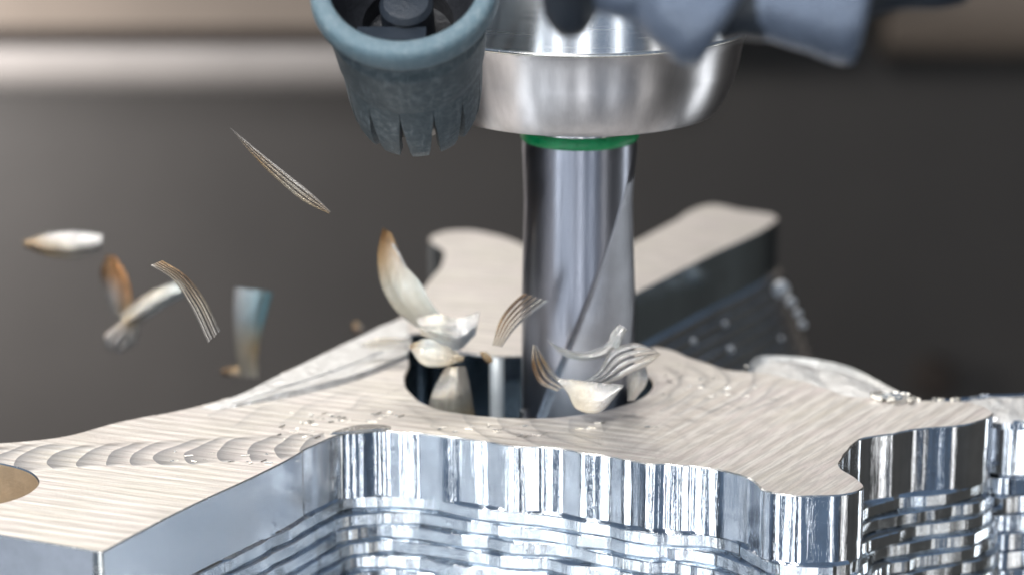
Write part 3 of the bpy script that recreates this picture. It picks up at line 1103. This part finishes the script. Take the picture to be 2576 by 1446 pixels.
def chip(name, label, Lp, Rp, y, curl=0.12, ridges=2, ramp_l=(CREAM,), ramp_r=None, group='metal chips flying off the cut', dy=0.0, amp=0.03, fray=0.0, bulge=1, th=0.02, strands=0.0):
    """ribbon between two outlines drawn at distance y; curled across and along, ridged, with thickness"""
    curl *= 1.0 if strands else 0.55
    y0, y1 = (y if isinstance(y, tuple) else (y, y + dy))
    A = [Vector((p[0], p[1], 0)) for p in Lp]
    B = [Vector((p[0], p[1], 0)) for p in Rp]
    n_ = 28
    A, B = resample(catmull(A, False, 4), n_), resample(catmull(B, False, 4), n_)
    mm = 13 if ridges == 0 else ridges * 6 + 1
    front, cols = [], []
    rg = random.Random(sum(map(ord, label)))
    fr = [rg.uniform(-1, 1) for _ in range(mm)]
    for q_ in (A, B):
        for v_ in q_:
            v_.x += rg.uniform(-0.6, 0.6) * (0 if strands else 1)
            v_.y += rg.uniform(-0.6, 0.6) * (0 if strands else 1)
    ramp_r = ramp_r or ramp_l

    def pick(rp, t):
        if len(rp) == 1:
            return rp[0]
        f = t * (len(rp) - 1)
        i = min(int(f), len(rp) - 2)
        return tuple(a + (b - a) * (f - i) for a, b in zip(rp[i], rp[i + 1]))
    for i in range(n_):
        t = i / (n_ - 1)
        row = []
        for j in range(mm):
            s = j / (mm - 1)
            p = A[i].lerp(B[i], s)
            if fray and t > 0.8:
                q = A[min(n_ - 1, i)] - A[max(0, i - 1)]
                p = p + q.normalized() * fr[j] * fray * (t - 0.8) * 5
            d = y0 + (y1 - y0) * t - bulge * curl * math.sin(math.pi * s) - 0.5 * curl * math.sin(math.pi * t)
            if strands:
                d += amp * math.cos(2 * math.pi * ridges * s)
            elif ridges:
                d += amp * 2.2 * n1(s * ridges * 1.9 + 0.5 * t, 1.0, len(label)) + (s - 0.62) * (0.9 * curl if s > 0.62 else -0.35 * curl)
            d += 0.02 * n1(t * 4 + s * 3, 1.0, len(label))
            row.append(at_y(p.x, p.y, d))
            ca, cb = pick(ramp_l, t), pick(ramp_r, t)
            cols.append(tuple(a + (b - a) * s for a, b in zip(ca, cb)) + (s,))
        front.append(row)
    if strands:
        # torn lengthwise: separate strands joined only at the root
        V, F, cc2 = [], [], []
        m1 = mm - 1
        for q in range(ridges):
            ja, jb = q * 6 + 1, q * 6 + 5
            if q == 0:
                ja = 0
            if q == ridges - 1:
                jb = m1
            o_ = len(V)
            w2 = jb - ja + 1
            for i in range(n_):
                lift = strands * (0.5 + 0.5 * math.sin(q * 2.3)) * (i / (n_ - 1))
                for j in range(ja, jb + 1):
                    V.append(front[i][j] + Vector((0, -lift * 3, lift)))
                    cc2.append(cols[i * mm + j])
            for i in range(n_ - 1):
                for j in range(w2 - 1):
                    F.append((o_ + i * w2 + j, o_ + i * w2 + j + 1, o_ + (i + 1) * w2 + j + 1, o_ + (i + 1) * w2 + j))
        k = len(V)
        V2 = V + [p + Vector((0, th, -th * 0.3)) for p in V]
        F2 = F + [tuple(reversed([i + k for i in f])) for f in F]
        from collections import Counter
        ec_ = Counter()
        for f in F:
            for a_, b_ in zip(f, f[1:] + f[:1]):
                ec_[(min(a_, b_), max(a_, b_))] += 1
        F2 += [(a_, b_, b_ + k, a_ + k) for (a_, b_), c_ in ec_.items() if c_ == 1]
        o = link(name, V2, F2, M_CHIP, smooth=True, sharp=60, cols=cc2 + cc2)
        c = sum((v.co for v in o.data.vertices), Vector()) / len(o.data.vertices)
        for v_ in o.data.vertices:
            v_.co -= c
        o.location = c
        return tag(o, label, 'metal chip', group)
    V, F = loft(front, closed=False)
    k = len(V)
    back = [p + Vector((0, th, -th * 0.3)) for p in V]
    F2 = [tuple(reversed([i + k for i in f])) for f in F]
    edge = [i * mm for i in range(n_)] + [(n_ - 1) * mm + j for j in range(1, mm)] + [i * mm + mm - 1 for i in range(n_ - 2, -1, -1)] + [j for j in range(mm - 2, 0, -1)]
    F3 = [(edge[i], edge[(i + 1) % len(edge)], edge[(i + 1) % len(edge)] + k, edge[i] + k) for i in range(len(edge))]
    o = link(name, V + back, F + F2 + F3, M_CHIP, smooth=True, sharp=60, cols=cols + cols)
    # origin at the chip itself
    c = sum((v.co for v in o.data.vertices), Vector()) / len(o.data.vertices)
    for v_ in o.data.vertices:
        v_.co -= c
    o.location = c
    tag(o, label, 'metal chip', group)
    return o


chip('metal_chip', 'long thin silver needle chip flying alone above the other chips', [(580, 322), (640, 372), (720, 436), (790, 492), (833, 534)],
     [(580, 324), (630, 385), (700, 455), (770, 510), (828, 538)], -3.0, 0.12, 3, (GREY, WHITE, WHITE, WHITE), (GREY, GOLD, CREAM, GOLD), amp=0.05, strands=0.03)
chip('metal_chip', 'flat grey oval chip with golden left tip, farthest left in the air', [(60, 607), (120, 588), (200, 583), (258, 590)],
     [(62, 622), (110, 640), (180, 650), (252, 632)], 5.5, 0.35, 2, (GOLD, GREY, GREY, WHITE), (BROWN, GOLD, CREAM, GREY))
chip('metal_chip', 'orange copper chip standing upright below the oval chip', [(268, 640), (252, 680), (262, 730), (282, 790)],
     [(290, 645), (318, 690), (332, 740), (328, 790)], 4.6, 0.28, 2, (BROWN, BROWN, GREY, GREY), (COPPER, COPPER, COPPER, GOLD), amp=0.07)
chip('metal_chip', 'golden bar shaped chip leaning on the upright copper chip', [(300, 792), (350, 752), (405, 722), (452, 706)],
     [(322, 828), (372, 800), (420, 768), (470, 742)], 4.0, 0.22, 2, (CREAM, CREAM, CREAM, PALE), (GOLD, GREY, PALE, PALE), amp=0.06)
chip('metal_chip', 'ribbed silver chip strip curving down over the golden bar', [(378, 668), (430, 700), (480, 770), (524, 862)],
     [(408, 655), (465, 690), (515, 750), (556, 832)], -4.0, 0.20, 5, (WHITE, CREAM, WHITE, WHITE), (GOLD, BROWN, CREAM, GREY), amp=0.05, strands=0.05)
chip('metal_chip', 'small frayed chip crumpled at the foot of the golden bar', [(318, 800), (290, 820), (262, 850), (275, 888)],
     [(345, 812), (340, 840), (330, 870), (300, 880)], 4.8, 0.2, 3, (CREAM, GREY, GREY), (GOLD, WHITE, GREY), fray=14, amp=0.07, strands=0.04)
chip('metal_chip', 'tiny feathered silver chip just right of the crumpled one', [(320, 806), (318, 830), (318, 850), (322, 868)],
     [(348, 800), (352, 825), (346, 846), (342, 862)], 4.2, 0.12, 3, (CREAM, GREY, WHITE), (GREY, WHITE, GREY), fray=12, amp=0.06, strands=0.04)
chip('metal_chip', 'flared grey chip with blue corner and cream foot, nearest above plate edge', [(588, 722), (586, 790), (592, 880), (604, 948)],
     [(686, 735), (668, 800), (650, 880), (650, 950)], 4.2, 0.35, 2, (GREY, GREY, CREAM, CREAM), (BLUE, BLUE, GOLD, CREAM))
chip('metal_chip', 'small brown chip sliver lying across the foot of the flared chip', [(556, 928), (585, 922), (606, 920)],
     [(560, 944), (588, 946), (610, 948)], 4.6, 0.1, 2, (BROWN, GOLD), (BROWN, CREAM))
chip('metal_chip', 'large golden blade chip with blue edge beside the rear arm', [(962, 572), (950, 640), (960, 720), (1000, 786), (1062, 832)],
     [(985, 588), (1020, 668), (1052, 704), (1085, 760), (1148, 842)], 0.0, 0.55, 2, (BROWN, GOLD, CREAM, CREAM, WHITE), (GOLD, WHITE, PALE, PALE, WHITE), bulge=-1)
chip('metal_chip', 'thin white sliver chip in front of the golden blade', [(982, 612), (1000, 640), (1020, 680)],
     [(992, 614), (1010, 642), (1026, 676)], -1.0, 0.05, 2, (WHITE,), (WHITE,))
chip('metal_chip', 'pale wing shaped chip at the foot of the golden blade', [(1050, 800), (1105, 790), (1150, 800), (1208, 782)],
     [(1058, 842), (1100, 862), (1150, 880), (1196, 842)], -0.6, 0.3, 2, (WHITE, CREAM, WHITE, WHITE), (CREAM, PALE, GREY, WHITE))
chip('metal_chip', 'ribbed white and brown chip pointing up at the cutter', [(1238, 868), (1260, 800), (1300, 752), (1318, 738)],
     [(1262, 872), (1300, 822), (1345, 784), (1382, 758)], -1.6, 0.18, 5, (CREAM, GOLD, BROWN, BROWN), (CREAM, WHITE, WHITE, PALE), amp=0.06, strands=0.05)
chip('metal_chip', 'pale curled chip hanging over the left rim of the pocket', [(1028, 868), (1070, 852), (1120, 868), (1168, 896)],
     [(1036, 884), (1062, 916), (1110, 922), (1166, 908)], -1.2, 0.25, 2, (GOLD, PALE, CREAM, CREAM), (GREY, CREAM, CREAM, GOLD))
chip('metal_chip', 'cream cone shaped chip standing inside the pocket', [(1122, 922), (1104, 950), (1088, 985), (1074, 1036)],
     [(1170, 920), (1180, 955), (1188, 1000), (1196, 1046)], -1.0, 0.4, 2, (CREAM, GREY, CREAM), (CREAM, CREAM, GOLD))
chip('metal_chip', 'dark ribbed crescent chip hooked at the cutter foot', [(1340, 866), (1338, 920), (1356, 962), (1402, 984)],
     [(1352, 870), (1372, 905), (1398, 940), (1424, 966)], -2.2, 0.15, 3, (CREAM, BROWN, BROWN, CREAM), (WHITE, GOLD, GREY, WHITE), amp=0.05, strands=0.03)
chip('metal_chip', 'triangular cream chip lying in the pocket below the cutter', [(1398, 950), (1450, 955), (1510, 962), (1570, 967)],
     [(1428, 988), (1450, 1028), (1500, 1038), (1566, 975)], -2.4, 0.2, 2, (WHITE, CREAM, WHITE, WHITE), (CREAM, CREAM, GREY, PALE))
chip('metal_chip', 'thin arching white chip ring wrapped round the cutter foot', [(1374, 850), (1410, 872), (1470, 884), (1520, 866), (1554, 820)],
     [(1382, 862), (1410, 890), (1470, 906), (1535, 890), (1566, 830)], -1.6, 0.2, 2, (WHITE, WHITE, GREY, WHITE), (WHITE, PALE, WHITE, WHITE))
chip('metal_chip', 'broad white chip fan spreading right from the cutter foot', [(1452, 968), (1500, 938), (1540, 880), (1600, 862), (1648, 880)],
     [(1470, 972), (1540, 962), (1590, 935), (1630, 918), (1662, 890)], -1.9, 0.22, 4, (PALE, GREY, WHITE, WHITE), (GREY, WHITE, WHITE, CREAM), amp=0.04, strands=0.04)
chip('metal_chip', 'white curl chip standing at the right rim of the pocket', [(1576, 925), (1578, 965), (1578, 1008)],
     [(1622, 912), (1630, 955), (1596, 1006)], -1.5, 0.25, 2, (WHITE, CREAM), (WHITE, WHITE))
chip('metal_chip', 'small crooked white chip beside the cutter just above the fan', [(1530, 868), (1536, 840), (1556, 815)],
     [(1556, 878), (1566, 850), (1578, 828)], -2.0, 0.12, 2, (WHITE,), (PALE, WHITE))
chip('metal_chip', 'long pale streak chip lying on the plate left of the pocket', [(650, 1022), (700, 1003), (790, 985), (880, 962)],
     [(660, 1034), (720, 1018), (800, 1000), (884, 968)], 0.2, 0.05, 2, (GOLD, CREAM, WHITE, WHITE), (BROWN, GREY, PALE, WHITE))
chip('metal_chip', 'flat white chip resting against the pocket left rim and rib', [(900, 866), (950, 850), (1010, 848), (1034, 846)],
     [(930, 876), (960, 880), (1000, 882), (1036, 880)], 1.2, 0.12, 2, (WHITE, CREAM, WHITE), (CREAM, GREY, WHITE))
chip('metal_chip', 'small dim brown chip drifting above the rear rib', [(884, 826), (890, 812), (898, 808)],
     [(898, 838), (908, 832), (912, 822)], 6.0, 0.08, 2, (BROWN, GOLD), (BROWN, GREY))
chip('metal_chip', 'tiny bronze chip crumb falling at the pocket back wall', [(1206, 884), (1215, 900), (1228, 916)],
     [(1224, 884), (1236, 896), (1242, 908)], -1.0, 0.06, 2, (GOLD, BROWN), (CREAM, GOLD))

# bright beads added on the stepped flank to make its blurred glints
for i, (px, py, y, r) in enumerate(((1965, 728, 9.0, 0.13), (1990, 760, 8.6, 0.09), (2007, 789, 8.2, 0.08), (2019, 816, 7.8, 0.08),
                                    (1965, 850, 7.0, 0.06), (1824, 814, 6.0, 0.06), (1745, 858, 5.0, 0.06), (1838, 878, 5.0, 0.06))):
    p = at_y(px, py, y)
    r *= (1.4, 1.2, 1.1, 1.1, 0.8, 0.9, 1.0, 1.2)[i]
    prof = [(r * math.sin(a * math.pi / 10), -r * math.cos(a * math.pi / 10)) for a in range(11)]
    prof = [(max(0.001, a), b) for a, b in prof]
    lab = ['largest bright glint bead, topmost at the arm corner', 'second bright glint bead down the stepped flank edge', 'third bright glint bead down the stepped flank edge',
           'lowest glint bead of the bright row on the flank edge', 'dim glint bead left of the row on the dark flank', 'dim glint bead on the upper dark step under the arm',
           'dim glint bead nearest the cutter under the arm', 'dim glint bead low on the dark flank above the plate'][i]
    o = link('glint_bead', *lathe(prof, Vector((0, 0, 0)), ZUP, 24), M_GLINT)
    o.location = p
    tag(o, lab, 'drop', 'glint beads on the dark stepped flank')
